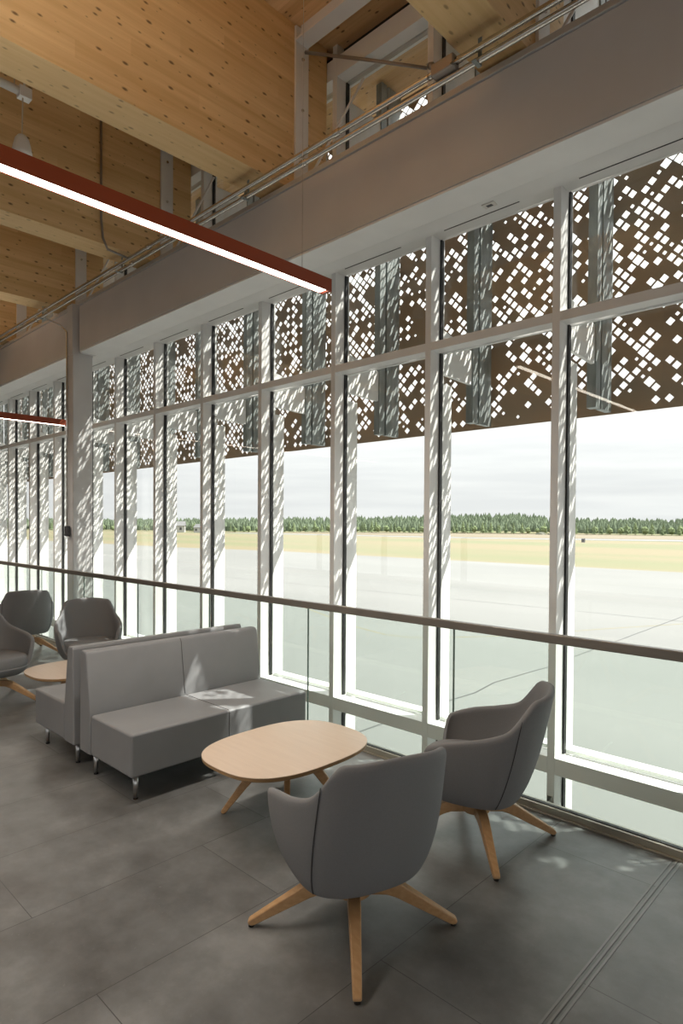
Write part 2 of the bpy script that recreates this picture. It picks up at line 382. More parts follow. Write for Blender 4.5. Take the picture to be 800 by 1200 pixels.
tag(MB().box((XL, 4.70, ZC-.13), (XR, 4.82, ZC)).build('trim_2', M['black']), kind='structure')
# soffit between steel beam and window head: flange return, recess, rounded roller-blind cassette
b = MB()
b.box((XL, 4.31, 4.42), (XR, 4.44, 4.46))
pf = [(4.40, 4.46), (4.385, 4.43), (4.385, 4.40), (4.40, 4.375), (4.43, 4.362), (4.56, 4.345), (4.60, 4.345), (4.60, 4.46)]
b.prism(pf, 'X', XL, XR)
tag(b.build('trim_3', M['white'], bevel=.004), kind='structure')
b = MB()
for k in KS:
    x = mull_right(k)+.5; b.box((x-.36, 4.588, 4.3415), (x+.36, 4.596, 4.3455))
tag(b.build('trim_4', M['gasket']), kind='structure')
o = MB().box((-2.73, 4.455, 4.348), (-2.62, 4.53, 4.357)).build('blind_sensor', M['plastic'], bevel=.002)
tag(o, 'small flat rectangular plate on the white blind casing above the windows', 'sensor')
MB().box((-2.70, 4.475, 4.3465), (-2.65, 4.51, 4.349)).build('sensor_face', M['grey_box'], o)

# ------------------------------------------------------------------ galvanised posts and perforated screen outside
YS = 5.70; ZS0, ZS1 = 2.752, 6.66
for k in KS:
    x = mull_right(k)-MW/2
    b = MB()
    b.box((x-.05, 5.31, ZS0+.01), (x+.03, 5.40, ZS1)).box((x-.02, 5.43, ZS0+.01), (x+.03, 5.65, ZS1)).box((x-.02, 5.40, ZS0+.2), (x+.0, 5.43, ZS0+.3)).box((x-.02, 5.40, ZS1-.3), (x+.0, 5.43, ZS1-.2))
    o = b.build('galvanised_post', M['galv'])
    nm = {0: 'behind the first full mullion from the right', 1: 'behind the second full mullion from the right', 2: 'behind the third mullion from the right'}.get(k)
    if k > 2: nm = 'behind mullion %s from the right' % ['', '', '', 'four', 'five', 'six', 'seven', 'eight', 'nine', 'ten', 'eleven', 'twelve', 'thirteen', 'fourteen'][k]
    if k < 0: nm = 'beyond the right photo edge, number ' + ['one', 'two', 'three', 'four', 'five'][-k-1]
    tag(o, 'galvanised steel channel post holding the perforated screen ' + nm, 'steel post', 'galvanised posts of the outer screen')

PV = .107                       # vertical pitch of holes in a column
def screen_panel(k):
    x1 = mull_right(k)-MW/2+MP-.0005; x0 = mull_right(k)-MW/2+.0005
    h = PV/2
    i0, i1 = int(math.floor(x0/h))-1, int(math.ceil(x1/h))+1
    j0, j1 = int(math.floor(ZS0/h))-1, int(math.ceil(ZS1/h))+1
    bm = bmesh.new(); vc = {}
    def V(x, z):
        key = (round(x, 5), round(z, 5))
        if key not in vc: vc[key] = bm.verts.new((x, 0, z))
        return vc[key]
    rnd = random.Random(100+k)
    for i in range(i0, i1+1):
        for j in range(j0, j1+1):
            if (i+j) % 2: continue
            cx, cz = i*h, j*h
            zr = cz/(ZS1-ZS0)
            c = noise.noise(Vector((cx*1.9, cz*1.9, 3.3)))*.55 + noise.noise(Vector((cx*5.5, cz*5.5, 8.1)))*.35
            dens = .47 + c*.42
            if cz < 3.25: dens -= .10
            dens += .18*min(1, max(0, (-cx-4)/4))
            r = rnd.random()
            hd = 0
            if cx > -1.05 and cz > 4.3: dens = .95 if ((.60 < cx < 1.0 and 4.44 < cz < 4.62) or (1.25 < cx < 1.45 and 4.2 < cz < 4.45)) else -1  # out-of-view screen kept solid to block sun, bar gaps for floor slivers
            big = (-2.05 < cx < -1.05 or -5.4 < cx < -4.2) and cz > 4.75  # larger, denser holes here are shaped to throw sun patches on the seating
            if -2.05 < cx < -1.05 and cz > 5.0: dens = .9
            if -5.4 < cx < -4.2 and cz > 4.75: dens = .85
            if r < dens:
                q = rnd.random(); hd = (.0465 if big else .0375) if q < .87 else (.020 if q < .96 else .0480)
            elif r > .97 and dens >= 0: hd = .018
            if cz-h*.8 < ZS0 or cz+h*.8 > ZS1: hd = min(hd, 0)
            D = [(cx+h, cz), (cx, cz+h), (cx-h, cz), (cx, cz-h)]
            if not hd:
                bm.faces.new([V(*p) for p in D]); continue
            I = [(cx+hd, cz), (cx, cz+hd), (cx-hd, cz), (cx, cz-hd)]
            for a in range(4):
                b_ = (a+1) % 4; bm.faces.new([V(*D[a]), V(*D[b_]), V(*I[b_]), V(*I[a])])
    for co, no in (((x0, 0, 0), (-1, 0, 0)), ((x1, 0, 0), (1, 0, 0)), ((0, 0, ZS0), (0, 0, -1)), ((0, 0, ZS1), (0, 0, 1))):
        bmesh.ops.bisect_plane(bm, geom=bm.verts[:]+bm.edges[:]+bm.faces[:], plane_co=co, plane_no=no, clear_outer=True)
    me = bpy.data.meshes.new('perforated_panel'); bm.to_mesh(me); bm.free(); me.materials.append(M['corten'])
    o = bpy.data.objects.new('perforated_panel', me); COL.objects.link(o); o.location = (0, YS, 0)
    md = o.modifiers.new('solid', 'SOLIDIFY'); md.thickness = .004; md.offset = 0
    ordn = ['first', 'second', 'third', 'fourth', 'fifth', 'sixth', 'seventh', 'eighth', 'ninth', 'tenth', 'eleventh', 'twelfth', 'thirteenth', 'fourteenth']
    if k >= 0: lab = 'bronze brown perforated metal screen panel outside window bay %s from the right' % ordn[k]
    else: lab = 'bronze brown perforated screen panel beyond the right photo edge, ' + ['nearest', 'second', 'third', 'fourth', 'fifth'][-k-1]
    tag(o, lab, 'screen panel', 'perforated panels of the outer screen')
for k in range(-5, 14): screen_panel(k)

# ------------------------------------------------------------------ steel beam, column, glulams, roof steel
def steel_run(x0, x1, lab):
    e = tag(empty('steel_beam', ((x0+x1)/2, 4.1, 4.32)), lab, 'steel beam', 'grey steel beam runs above the windows')
    def L(b, nm, m):
        o = b.build(nm, m, bevel=.004); o.data.transform(Matrix.Translation((-(x0+x1)/2, -4.1, -4.32))); o.parent = e
    L(MB().box((x0, 4.0, 4.325), (x1, 4.30, 4.985)), 'web_casing', M['steel'])
    L(MB().box((x0, 3.985, 4.99), (x1, 4.34, 5.04)), 'top_flange', M['steel'])
    L(MB().box((x0, 4.005, 4.30), (x1, 4.31, 4.322)), 'bottom_flange', M['white'])
steel_run(-9.30, XR, 'long grey steel beam right of the column above the windows')
steel_run(XL, -9.72, 'grey steel beam left of the column')
b = MB().box((-9.46, 4.07, 4.325), (-9.305, 4.30, 4.985)); o = b.build('beam_splice', M['steel'])
tag(o, 'recessed splice of the grey beam just right of the column', 'steel plate')
c = tag(empty('steel_column', (-9.59, 4.1, G)), 'square light grey steel column standing behind the glass balustrade', 'column')
def L(b, nm, m, bevel=.006):
    o = b.build(nm, m, bevel=bevel); o.data.transform(Matrix.Translation((9.59, -4.1, -G))); o.parent = c
L(MB().box((COLX0, 3.98, G), (COLX1, 4.285, 4.31)), 'shaft', M['steel'], .012)
L(MB().box((COLX0+.02, 3.97, 4.30), (COLX1, 4.29, 5.06)), 'column_head', M['steel'])
o = MB().box((-9.64, 3.93, 1.54), (-9.55, 3.968, 1.70)).build('wall_device', M['grey_box'], bevel=.006)
tag(o, 'small dark grey box fixed on the face of the column', 'control box')
MB().box((-9.725, 3.955, 1.545), (-9.70, 4.03, 1.695)).build('side_cover', M['black'], o)
b = MB().tube([(-9.86, 3.70, 4.88), (-9.84, 3.78, 4.84), (-9.76, 3.90, 4.78), (-9.70, 3.957, 4.70), (-9.655, 3.96, 4.66), (-9.655, 3.96, 1.70)], .011, 8)
tag(b.build('column_conduit', M['conduit'], smooth=True), 'thin metal conduit running down the column to the dark box', 'conduit')

GX = [-2.11 - 2.55*i for i in range(-3, 8)]      # near (+X) faces
GW = .37; ZG = 5.06
glab = {3: 'knotty timber beam at the top right corner', 4: 'big knotty timber beam across the top left, nearest whole one',
        5: 'knotty timber beam behind the hanging lamp cord', 6: 'third timber beam down the left edge', 7: 'fourth timber beam down the left edge, above the red lamp'}
for i, gx in enumerate(GX):
    e = tag(empty('timber_beam', (gx-GW/2, -.8, ZG)), glab.get(i, 'knotty timber roof beam deeper in the room' if i > 7 else 'knotty timber roof beam beyond the photo edge'), 'timber beam', 'glued timber roof beams')
    def L(b, nm, m, **kw):
        o = b.build(nm, m, **kw); o.data.transform(Matrix.Translation((-(gx-GW/2), .8, -ZG))); o.parent = e; return o
    L(MB().box((gx-GW, YB, ZG), (gx, 4.585, ZC)), 'beam_body', M['glulam'], bevel=.006)
    o = L(MB().box((gx, 4.13, ZG-.01), (gx+.028, 4.30, ZC-.02)), 'hanger_plate', M['post'], bevel=.004)
    for z in (ZG+.35, ZG+.8, ZG+1.3):
        oo = MB().tube([(gx+.028, 4.215, z), (gx+.042, 4.215, z)], .016, 6).build('bolt', M['conduit']); oo.data.transform(Matrix.Translation((-(gx-GW/2), .8, -ZG))); oo.parent = o
    # roof tie between beams
    if 3 <= i <= 6:
        t = MB().box((gx-2.55+.03, 4.12, 6.50), (gx-GW, 4.28, 6.52)).box((gx-2.55+.03, 4.19, 6.52), (gx-GW, 4.21, ZC)).build('roof_angle', M['post'])
        tag(t, 'white steel tee under the roof deck ' + {3: 'at the top centre of the photo', 4: 'behind the big near timber beam', 5: 'between the second and third timber beams', 6: 'between the last two timber beams on the left'}[i], 'steel angle', 'steel tees between timber beams')
    if 3 <= i <= 7:
        br = MB().tube([(gx+.05, 4.22, ZG+.02), (gx+.50, 4.60, 6.15)], .014, 8)
        tag(br.build('brace_rod', M['post']), {3: 'pale slanting brace rod at the top right corner', 4: 'pale slanting brace rod from the foot of the big near beam plate', 5: 'pale slanting brace rod below the big near timber beam'}.get(i, 'pale slanting brace rod above the left end of the steel beam, %s one' % ('right' if i == 6 else 'left')), 'brace rod', 'slanting brace rods')
b = MB().tube([(-4.60, 4.22, 6.42), (-4.0, 4.43, 6.16), (-3.40, 4.60, 5.87)], .016, 8)
b.tube([(-3.36, 4.60, 5.87), (-3.32, 4.58, 5.84)], .03, 8)
tag(b.build('tie_bar', M['boxmetal'], smooth=True), 'slim grey tie bar sloping across the high window at the top centre', 'tie bar')

# conduits
def conduit(y, z, lab, r=.022):
    e = tag(empty('ceiling_conduit', (-7, y, z)), lab, 'conduit', 'shiny conduits along the steel beam')
    o = MB().tube([(XL+.05, y, z), (-9, y, z), (-4, y, z), (XR-.05, y, z)], r, 12).build('pipe', M['conduit'], smooth=True); o.data.transform(Matrix.Translation((7, -y, -z))); o.parent = e
    for i in range(9):
        x = -19.3+i*3.05 + (z*7 % .6)
        o = MB().tube([(x-.035, y, z), (x+.035, y, z)], r*1.35, 12).tube([(x, y, z), (x, y-.03, z)], .007, 6).build('coupling', M['conduit'], smooth=True, bevel=.002)
        o.data.transform(Matrix.Translation((7, -y, -z))); o.parent = e
conduit(3.66, 4.950, 'upper shiny conduit running along the steel beam')
conduit(3.69, 4.888, 'lower shiny conduit running along the steel beam')
b = MB().tube([(XR-.1, 3.61, 4.905), (-2.34, 3.61, 4.905), (-2.50, 3.63, 4.925)], .012, 10)
tag(b.build('thin_conduit', M['conduit'], smooth=True), 'thinnest shiny conduit leaving the junction box to the right', 'conduit')
o = MB().box((-2.64, 3.615, 4.905), (-2.45, 3.70, 4.995)).build('junction_box', M['boxmetal'], bevel=.014, bseg=3)
tag(o, 'grey rounded junction box on the shiny conduits', 'junction box')
for x in (-2.66, -2.43): MB().tube([(x-.025, 3.66, 4.95), (x+.025, 3.66, 4.95)], .024, 10).build('connector', M['conduit'], o, smooth=True)
for i, x in enumerate((-2.30, -4.85, -7.40, -9.95, -12.5)):
    o = MB().box((x-.015, 3.633, 4.862), (x+.015, 3.72, 4.868)).box((x-.015, 3.715, 4.868), (x+.015, 3.720, ZG)).build('conduit_clamp', M['galv'])
    tag(o, ['clamp holding the shiny conduits under the timber beam at the top right', 'clamp holding the shiny conduits under the big near timber beam', 'clamp holding the shiny conduits above the red lamp', 'clamp holding the conduits near the column', 'clamp holding the conduits at the far left'][i], 'clamp', 'conduit clamps')
b = MB().tube([(-7.19, 3.35, 6.6), (-7.19, 3.35, 5.35), (-7.185, 3.37, 5.12), (-7.17, 3.42, 5.0), (-7.12, 3.64, 4.95)], .014, 8)
tag(b.build('drop_conduit', M['boxmetal'], smooth=True), 'bent conduit dropping down the side of the second timber beam', 'conduit')
b = MB().tube([(-5.30, 4.584, 6.42), (-5.66, 4.584, 6.44), (-5.745, 4.586, 6.34), (-5.748, 4.586, 5.06)], .016, 8)
tag(b.build('black_cable', M['black'], smooth=True), 'black bent pipe beside the high window under the big timber beam', 'cable')

# ------------------------------------------------------------------ lighting
def linear_light(x, y0, y1, z, w, h, lab, wires):
    e = tag(empty('pendant_light', (x-w/2, y1, z)), lab, 'pendant light', 'long rust red linear lights')
    def L(b, nm, m, p=e, **kw):
        o = b.build(nm, m, **kw); o.data.transform(Matrix.Translation((-(x-w/2), -y1, -z))); o.parent = p; return o
    L(MB().box((x-w, y0, z), (x-w+.006, y1, z+h)).box((x-.006, y0, z), (x, y1, z+h)).box((x-w+.006, y0, z+h-.006), (x-.006, y1, z+h)), 'housing', M['red'])
    L(MB().box((x-w+.006, y1-.01, z), (x-.006, y1, z+h-.006)).box((x-w-.001, y1-.028, z-.001), (x+.001, y1-.022, z+h+.001)), 'end_cap', M['red'])
    L(MB().box((x-w+.007, y0+.01, z+.003), (x-.007, y1-.05, z+.012)), 'diffuser', M['diff'])
    la = bpy.data.lights.new('linear_lamp', 'AREA'); la.shape = 'RECTANGLE'; la.size = w-.02; la.size_y = y1-y0-.1; la.energy = (y1-y0)*13; la.color = (1, .93, .84); la.spread = math.radians(150)
    lu = la.copy(); lu.energy = 46; lu.color = (1, .97, .93); lu.size_y = y1-y0-2.2; lu.spread = math.radians(125)
    uo = bpy.data.objects.new('added_ceiling_fill', lu); COL.objects.link(uo); uo.location = (0, (y0-y1)/2-1.0, h+.006); uo.rotation_euler = (PI, 0, 0); uo.parent = e  # upward fill added to brighten the timber ceiling, not part of the fixture
    lo = bpy.data.objects.new('linear_lamp', la); COL.objects.link(lo); lo.location = (0, (y0-y1)/2, -.004); lo.parent = e
    for y in wires: L(MB().tube([(x-w/2, y, z+h), (x-w/2, y, ZC)], .0022, 6), 'suspension_wire', M['chrome'])
linear_light(-3.30, -2.2, 3.31, 3.487, .088, .094, 'long rust red linear light hanging at the upper left, nearest one', (3.05, .2))
linear_light(-10.7, -3, 4.42, 3.395, .088, .10, 'far rust red linear light ending behind the column', (1.0, -2))
# hanging bell speaker and its white tube
e = tag(empty('bell_pendant', (-5.7, 1.96, 4.87)), 'small cream bell shaped pendant hanging above the red light', 'pendant')
prof = [(.015, .185), (.035, .18), (.055, .15), (.068, .10), (.078, .05), (.086, 0), (.080, 0), (.066, .06), (.05, .13), (.01, .17)]
b = MB().rings([[(r*math.cos(2*PI*i/24), r*math.sin(2*PI*i/24), z) for i in range(24)] for r, z in prof]); b.build('bell', M['plastic'], e, smooth=True)
MB().tube([(0, 0, .185), (.005, .005, .50)], .006, 6).build('cord', M['cord'], e)
o = MB().tube([(-5.7, -2.5, 5.42), (-5.7, 1.93, 5.42)], .035, 14).build('hanging_tube', M['plastic'], smooth=True)
tag(o, 'white horizontal tube at the left edge under the timber beam', 'tube')
MB().box((-5.74, 1.93, 5.37), (-5.66, 2.03, 5.46)).tube([(-5.7, 1.98, 5.46), (-5.7, 1.98, 5.52), (-5.7, 1.95, 5.54)], .010, 8).build('end_bracket', M['plastic'], o, bevel=.008)
for y in (-2.0, 1.9): MB().tube([(-5.7, y, 5.455), (-5.7, y, ZC)], .004, 6).build('suspension_wire', M['chrome'], o)

# ------------------------------------------------------------------ glass balustrade
YR = 3.60
e = tag(empty('glass_balustrade', (-6, YR, 0)), 'clear glass balustrade with a taupe handrail along the floor edge', 'balustrade')
def L(b, nm, m, **kw):
    o = b.build(nm, m, **kw); o.data.transform(Matrix.Translation((6, -YR, 0))); o.parent = e; return o
L(MB().box((XL+.02, 3.545, 1.045), (XR-.02, 3.595, 1.10)), 'handrail', M['rail'], bevel=.006)
L(MB().box((XL+.02, 3.568, 0), (XR-.02, 3.59, .048)).box((XL+.02, 3.55, 0), (XR-.02, 3.568, .012)).box((XL+.02, 3.612, 0), (XR-.02, 3.64, .048)), 'base_channel', M['shoe'], bevel=.003)
L(MB().box((XL+.02, 3.588, .002), (XR-.02, 3.6125, .053)), 'black_gasket', M['gasket'])
xj = -.925
xs = [xj+1.46*i for i in range(5, -14, -1) if XL+.1 < xj+1.46*i < XR-.1]
for a, c in zip(xs[:-1], xs[1:]):
    L(MB().box((c+.006, 3.594, .045), (a-.006, 3.606, 1.06)), 'glass_panel', M['guard'])
    L(MB().box((c-.0045, 3.595, .05), (c+.0045, 3.605, 1.045)), 'panel_joint', M['guard_edge'])
# struts between slab and mullions below the floor line
for k in range(-1, 4):
    x = mull_right(k)-MW/2
    o = MB().tube([(x, YE, -.24), (x, YI, -.40)], .011, 8).build('tie_strut', M['post'], smooth=True)
    tag(o, 'thin white strut from a mullion to the floor edge ' + {0: 'beside the right hand tub chair', 1: 'seen under the oak table edge', -1: 'near the lower right corner'}.get(k, 'behind the near sofa, %s one' % ('right' if k == 2 else 'left')), 'strut', 'struts from slab edge to mullions')
    MB().box((x-.02, YI-.012, -.45), (x+.02, YI-.002, -.35)).build('fixing_plate', M['conduit'], o)

# ------------------------------------------------------------------ tub chair
def sup(a, b, n, t):
    c, s = math.cos(t), math.sin(t)
    return a*math.copysign(abs(c)**(2/n), c), b*math.copysign(abs(s)**(2/n), s)
def rim(a):
    a = abs(a)
    if a < 60: return .345 + (.585-.345)*sstep(46, 59, a)
    if a < 114: return .585+.11*(a-60)/54
    return .695+.165*sstep(112, 139, a)+.015*sstep(139, 180, a)
def shell_pt(deg, z):
    ad = abs(deg); back = sstep(55, 140, ad)
    s0 = .60+.19*back
    q = max(0., min(1., (z-.262)/.39)); s = s0+(1-s0)*(1-(1-q)**2.2)**.60
    x, y = sup(.335, .355, 2.6, math.radians(deg))
    zz = max(0, (z-.25)/.62)
    x = x*s - .085*zz*back + .045*(1-zz)
    return Vector((x, y*s*(1-.09*back*zz), z))
def make_chair(label, group):
    e = tag(empty('tub_chair'), label, 'chair', group)
    NP, NT = 80, 15
    degs = [-180+360*i/NP for i in range(NP)]
    rings = [[shell_pt(d, .265)*1 for d in degs]]
    rings[0] = [Vector((p.x*.86, p.y*.86, .259)) for p in rings[0]]
    for j in range(NT+1):
        f = (j/NT)**1.35
        rings.append([shell_pt(d, .267+(rim(d)-.267)*f) for d in degs])
    MB().rings(rings, cap0=True, cap1=False).build('shell', M['charcoal'], e, smooth=True, solid=.038, sub=1)
    # piping seams where arms meet the back
    for sgn in (-1, 1):
        pts = []
        for j in range(18):
            z = .28+(rim(124)-.284)*j/17; p = shell_pt(sgn*124, z); c = Vector((0, 0, z)); pts.append(c+(p-c)*1.004)
        MB().tube(pts, .0022, 6).build('seam', M['seam'], e, smooth=True)
    # seat cushion
    R = []
    for s, z in ((.90, .325), (.965, .335), (1, .36), (1, .405), (.985, .432), (.93, .450), (.80, .458), (.4, .463)):
        ring = []
        for i in range(48):
            x, y = sup(.275, .275, 3.0, 2*PI*i/48); ring.append((x*s+.035, y*s, z))
        R.append(ring)
    MB().rings(R).build('seat_cushion', M['charcoal'], e, smooth=True, sub=1)
    MB().rings([[(r*math.cos(2*PI*i/24), r*math.sin(2*PI*i/24), z) for i in range(24)] for r, z in ((.07, .146), (.08, .152), (.08, .212), (.06, .268))]).build('hub', M['oak'], e, smooth=True, bevel=.004)
    for i in range(4):
        a = PI/4+i*PI/2
        prof = [(.03, .148), (.145, .147), (.185, .134), (.425, .012), (.437, .008), (.452, .010), (.458, .022), (.450, .034), (.215, .186), (.18, .201), (.155, .206), (.03, .208)]
        def hw(r): return .027-.010*max(0, min(1, (r-.15)/.3))
        cx = Matrix.Rotation(a, 3, 'Z')
        m_ = MB(); n = len(prof)
        vs = [cx @ Vector((r, -hw(r), z)) for r, z in prof]+[cx @ Vector((r, hw(r), z)) for r, z in prof]
        m_.add(vs, [tuple(range(n)), tuple(range(n, 2*n))[::-1]]+[(k, (k+1) % n, (k+1) % n+n, k+n) for k in range(n)])
        leg = m_.build('leg', M['oak'], e, bevel=.009, bseg=3)
        p = cx @ Vector((.441, 0, 0))
        MB().tube([(p.x, p.y, 0), (p.x, p.y, .012)], .013, 10).build('foot_glide', M['black'], leg)
    return e
chair = make_chair('dark grey tub chair on splayed oak legs, nearest, back to the viewer', 'charcoal tub chairs')
def place(c, x, y, rz):
    c.location = (x, y, 0); c.rotation_euler.z = math.radians(rz)
    for ch in c.children:                      # the star base keeps square to the room while the seat swivels
        if ch.name.split('.')[0] == 'leg': ch.rotation_euler.z = math.radians(-(rz % 90) if rz % 90 < 45 else 90-rz % 90)
place(chair, -1.82, 1.98, 161)
for (x, y, rz, lab) in (
    (-1.86, 3.04, 203, 'dark grey tub chair beside the balustrade right of the near oak table'),
    (-6.66, 2.00, 12, 'grey tub chair cut off by the left edge in front of the far oak table'),
    (-6.78, 3.02, -22, 'grey tub chair behind the sofas with sunlight dappling its open back'),
    (-8.85, 3.08, 165, 'farthest tub chair at the left, its back turned')):
    c2 = copy_tree(chair); place(c2, x, y, rz); c2['label'] = lab

# ------------------------------------------------------------------ oak tables
def make_table(label):
    e = tag(empty('lounge_table'), label, 'table', 'oval topped oak tables')
    def ring(a, b, z, n=2.75): return [(*sup(a, b, n, 2*PI*i/96), z) for i in range(96)]
    MB().rings([ring(.378, .498, .4175), ring(.380, .500, .4185), ring(.380, .500, .4215), ring(.377, .497, .4225)]).build('table_top', M['tabletop'], e)
    MB().rings([ring(.345, .465, .390), ring(.368, .488, .394), ring(.3785, .4985, .402), ring(.3785, .4985, .4174)]).build('edge_band', M['edge'], e)
    MB().rings([[(r*math.cos(2*PI*i/24), r*math.sin(2*PI*i/24), z) for i in range(24)] for r, z in ((.11, .37), (.12, .375), (.12, .395))]).build('mounting_disc', M['black'], e)
    for i in range(4):
        a = math.radians(41)+i*PI/2 if i % 2 == 0 else math.radians(139)+(i-1)*PI/2
        cx = Matrix.Rotation(a, 3, 'Z')
        prof = [(.02, .345), (.10, .335), (.372, .004), (.385, 0), (.398, .004), (.400, .016), (.155, .372), (.13, .392), (.02, .394)]
        def hw(r): return .020-.008*max(0, min(1, (r-.1)/.3))
        n = len(prof)
        vs = [cx @ Vector((r, -hw(r), z)) for r, z in prof]+[cx @ Vector((r, hw(r), z)) for r, z in prof]
        MB().add(vs, [tuple(range(n)), tuple(range(n, 2*n))[::-1]]+[(k, (k+1) % n, (k+1) % n+n, k+n) for k in range(n)]).build('leg', M['oak'], e, bevel=.007, bseg=3)
    return e
tb = make_table('pale oak lounge table with rounded top between the two near chairs and the sofa')
tb.location = (-2.80, 2.455, 0)
t2 = copy_tree(tb); t2.location = (-5.68, 2.50, 0); t2['label'] = 'oak lounge table at the left behind the back-to-back sofas'

# ------------------------------------------------------------------ sofas
def make_sofa(label):
    """faces +x, origin at rear bottom middle; width along y 1.475"""
    e = tag(empty('banquette_sofa'), label, 'sofa', 'grey sofas standing back to back')
    W = .7375
    b = MB().box((.168, -W, .165), (.735, W, .44)); b.build('seat', M['vinyl'], e, bevel=.018, bseg=4)
    b = MB().prism([(0, .165), (.165, .165), (.162, .45), (.105, .842), (.09, .862), (.03, .866), (.018, .85)], 'Y', -W-.004, W+.004)
    b.build('backrest', M['vinyl'], e, bevel=.014, bseg=4)
    MB().tube([(.7365, 0, .19), (.7365, 0, .424), (.722, 0, .4405), (.18, 0, .4415)], .0022, 6).tube([(.165, 0, .45), (.1065, 0, .842), (.09, 0, .864)], .0022, 6).build('seam', M['vinyl_seam'], e)
    for x in (.10, .66):
        for y in (-W+.07, W-.07):
            lg = MB().tube([(x, y, .165), (x, y, .010)], [.019, .013], 16).build('leg', M['chrome'], e, smooth=True)
            MB().tube([(x, y, 0), (x, y, .010)], .015, 16).build('foot_glide', M['black'], lg)
    return e
s1 = make_sofa('near grey vinyl sofa facing the near oak table'); s1.location = (-4.31, 2.595, 0)
s2 = copy_tree(s1); s2.location = (-4.405, 2.595, 0); s2.rotation_euler.z = PI; s2['label'] = 'rear grey sofa facing away, its back against the near sofa'

# ------------------------------------------------------------------ far landscape: trees, ridge, houses
def leafm(n, a, c): return noisy(n, a, c, .5, .95, detail=6, lo=.35, hi=.65, spec=.1)
lm = [leafm('spruce_foliage', (.095, .125, .065), (.13, .165, .09)), leafm('pine_foliage', (.11, .145, .075), (.145, .18, .10)), leafm('birch_foliage', (.135, .175, .085), (.17, .21, .11))]
bark = mat('grey_bark', (.16, .14, .12), .9)
protos = []
rnd = random.Random(9)
for t in range(4):
    e = empty('conifer_tree' if t < 3 else 'birch_tree', (0, 0, G))
    b = MB()
    if t < 3:
        n = 7; Hh = 9.
        for i in range(n):
            z0 = 1.0+i*(Hh-1.6)/n; R = (1.75-.22*i)*(1+.1*t); seg = 9; z1 = z0+Hh/n*1.75
            ring = [(R*(1+rnd.uniform(-.22, .22))*math.cos(2*PI*k/seg), R*(1+rnd.uniform(-.22, .22))*math.sin(2*PI*k/seg), z0+rnd.uniform(-.25, .15)) for k in range(seg)]
            b.add(ring+[(0, 0, min(z1, Hh))], [(k, (k+1) % seg, seg) for k in range(seg)]+[tuple(range(seg))[::-1]])
    else:
        bm = bmesh.new(); bmesh.ops.create_icosphere(bm, subdivisions=3, radius=1)
        for v in bm.verts:
            d = 1+.35*noise.noise(v.co*2.1); v.co = Vector((v.co.x*2.3*d, v.co.y*2.3*d, 4.4+v.co.z*3.1*d))
        b.add([v.co for v in bm.verts], [[v.index for v in f.verts] for f in bm.faces]); bm.free()
    b.build('foliage', lm[min(t, 2)], e)
    MB().tube([(0, 0, 0), (0, 0, 3)], [.16, .1], 6).build('trunk', bark, e)
    protos.append(e)
line = [(-640, 150), (-460, 222), (-400, 247), (-350, 268), (-331, 308), (-296, 350), (-257, 392), (-200, 420), (-120, 446), (-70, 455), (-20, 462)]
seglen = [math.dist(a, b) for a, b in zip(line[:-1], line[1:])]; tot = sum(seglen)
def on_line(s):
    for (a, b), l in zip(zip(line[:-1], line[1:]), seglen):
        if s <= l: f = s/l; return a[0]+(b[0]-a[0])*f, a[1]+(b[1]-a[1])*f
        s -= l
    return line[-1]
kinds = ['pointed dark conifer at the edge of the far woods', 'broad dark conifer at the edge of the far woods', 'lighter green pine at the edge of the far woods', 'round pale green birch at the edge of the far woods']
for e, kk in zip(protos, kinds): tag(e, kk, 'tree', kk)
NTREE = 200
for i in range(NTREE):
    t = rnd.choice((0, 1, 1, 2, 2, 3, 3)); src = protos[t]
    o = src if (i < 4 and False) else copy_tree(src)
    x, y = on_line(tot*(i+rnd.uniform(-.3, .3)+.3)/NTREE)
    s = rnd.uniform(.66, 1.05)*(1.0 if x > -340 else .75)*(.8 if t == 3 else 1)
    o.location = (x+rnd.uniform(-.6, .6), y+(i % 3)*6+rnd.uniform(0, 2), G); o.scale = (s*1.15, s*1.15, s); o.rotation_euler.z = rnd.uniform(0, 6)
for e in protos:
    for c_ in list(e.children): bpy.data.objects.remove(c_)
    bpy.data.objects.remove(e)
# forest behind the first row: one uncountable mass of crowns on a low ridge
b = MB(); rnd = random.Random(3)
def crown(x, y, z, r, h):
    seg = 6; ph = rnd.uniform(0, 1)
    vs = [(x+r*math.cos(2*PI*(k+ph)/seg), y+r*math.sin(2*PI*(k+ph)/seg), z-3.5) for k in range(seg)]
    vs += [(x+.75*r*math.cos(2*PI*(k+ph)/seg), y+.75*r*math.sin(2*PI*(k+ph)/seg), z+h*.45) for k in range(seg)]+[(x+rnd.uniform(-.3, .3), y, z+h)]
    b.add(vs, [(k, (k+1) % seg, (k+1) % seg+seg, k+seg) for k in range(seg)]+[(k+seg, (k+1) % seg+seg, 2*seg) for k in range(seg)])
ridge_pts = [(-900, 6), (-540, 4.5), (-485, 6), (-444, 8), (-385, 9.5), (-333, 12.2), (-287, 13.4), (-262, 11.6), (-226, 8.2), (-156, 7.4), (-60, 7.5), (60, 7)]
def ridge_h(x):
    for (a, h0), (c, h1) in zip(ridge_pts[:-1], ridge_pts[1:]):
        if a <= x <= c: return h0+(h1-h0)*(x-a)/(c-a)
    return 7
for i in range(4200):
    x, y = on_line(rnd.uniform(0, tot)); dpt = rnd.random()**1.3*185; D = math.hypot(x, y); f = (D+24+dpt)/D
    X, Y = x*f, y*f
    hgt = (ridge_h(X*600/math.hypot(X, Y))-8.0+7)*(dpt/185)
    crown(X, Y, G+max(-1.0, hgt)+1.2, rnd.uniform(1.6, 3.0), rnd.uniform(4.8, 7.4))
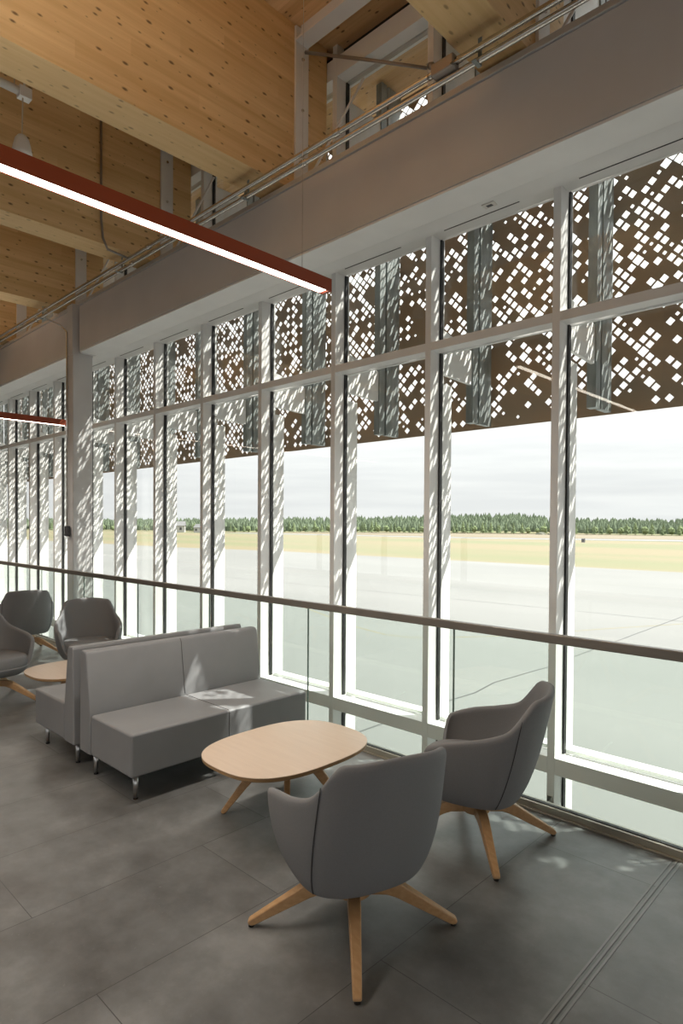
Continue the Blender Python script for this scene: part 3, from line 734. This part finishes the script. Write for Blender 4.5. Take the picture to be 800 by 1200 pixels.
tag(b.build('forest', leafm('distant_woods', (.10, .13, .085), (.13, .16, .105))), 'dense dark green woods covering the low ridge on the horizon', 'woods', kind='stuff')
rb = MB(); seg = 60; vs = []; fs = []
for i in range(seg+1):
    x, y = on_line(tot*i/seg); D = math.hypot(x, y)
    for d in (6, 60, 120, 190, 260):
        f = (D+d)/D; X, Y = x*f, y*f; hh = max(0, (ridge_h(X*600/math.hypot(X, Y))-8+7))*min(1, d/190) if d < 200 else 0
        vs.append((X, Y, G+hh*.98-.05))
for i in range(seg):
    for j in range(4): a = i*5+j; fs.append((a, a+5, a+6, a+1))
rb.add(vs, fs); tag(rb.build('ground_ridge', field, smooth=True), kind='structure')
# bushes and heap at the runway edge
for i, (x, y, s) in enumerate(((-196, 400, 2.2), (-189, 401, 1.6), (-183, 403, 2.0))):
    bm = bmesh.new(); bmesh.ops.create_icosphere(bm, subdivisions=2, radius=1)
    for v in bm.verts: d = 1+.4*noise.noise(v.co*2+Vector((i*7, 0, 0))); v.co = Vector((v.co.x*s*1.7*d, v.co.y*s*d, max(-.2, v.co.z)*s*.8*d))
    me = bpy.data.meshes.new('bush'); bm.to_mesh(me); bm.free(); me.materials.append(leafm('pale_bush', (.11, .12, .09), (.17, .17, .14)))
    o = bpy.data.objects.new('bush', me); COL.objects.link(o); o.location = (x, y, G)
    tag(o, ['leftmost pale bush before the far trees on the right', 'middle pale bush before the far trees on the right', 'rightmost pale bush before the far trees on the right'][i], 'bush', 'pale bushes before the woods')
def house(x, y, rz, w, d, h, lab):
    e = tag(empty('farm_house', (x, y, G), rz), lab, 'house', 'white houses before the woods')
    MB().box((-w/2, -d/2, 0), (w/2, d/2, h)).build('walls', mat('white_siding', (.42, .41, .39), .7), e)
    MB().prism([(-d/2-.4, h), (d/2+.4, h), (0, h+d*.38)], 'X', -w/2-.4, w/2+.4).build('roof', mat('pale_grey_roof', (.15, .15, .15), .8), e)
    for q in (-.28, .28): MB().box((q*w-.7, -d/2-.05, h*.35), (q*w+.7, -d/2, h*.75)).build('window', M['grey_box'], e)
    for q in (-.25, .25): MB().box((w/2, q*d-.6, h*.35), (w/2+.05, q*d+.6, h*.75)).build('window', M['grey_box'], e)
house(-372, 226, .9, 11, 8, 4.5, 'larger white house with a grey roof by the woods at the left')
house(-352, 232, .5, 7, 6, 3.4, 'smaller white house right of the larger one')
o = MB().box((-.5, -.5, 0), (.5, .5, 1.1)).prism([(-.6, 1.1), (.6, 1.1), (0, 1.5)], 'X', -.55, .55).build('runway_marker', M['grey_box'])
o.location = (-95, 228, G); tag(o, 'tiny dark marker box in the grass beside the runway', 'marker')
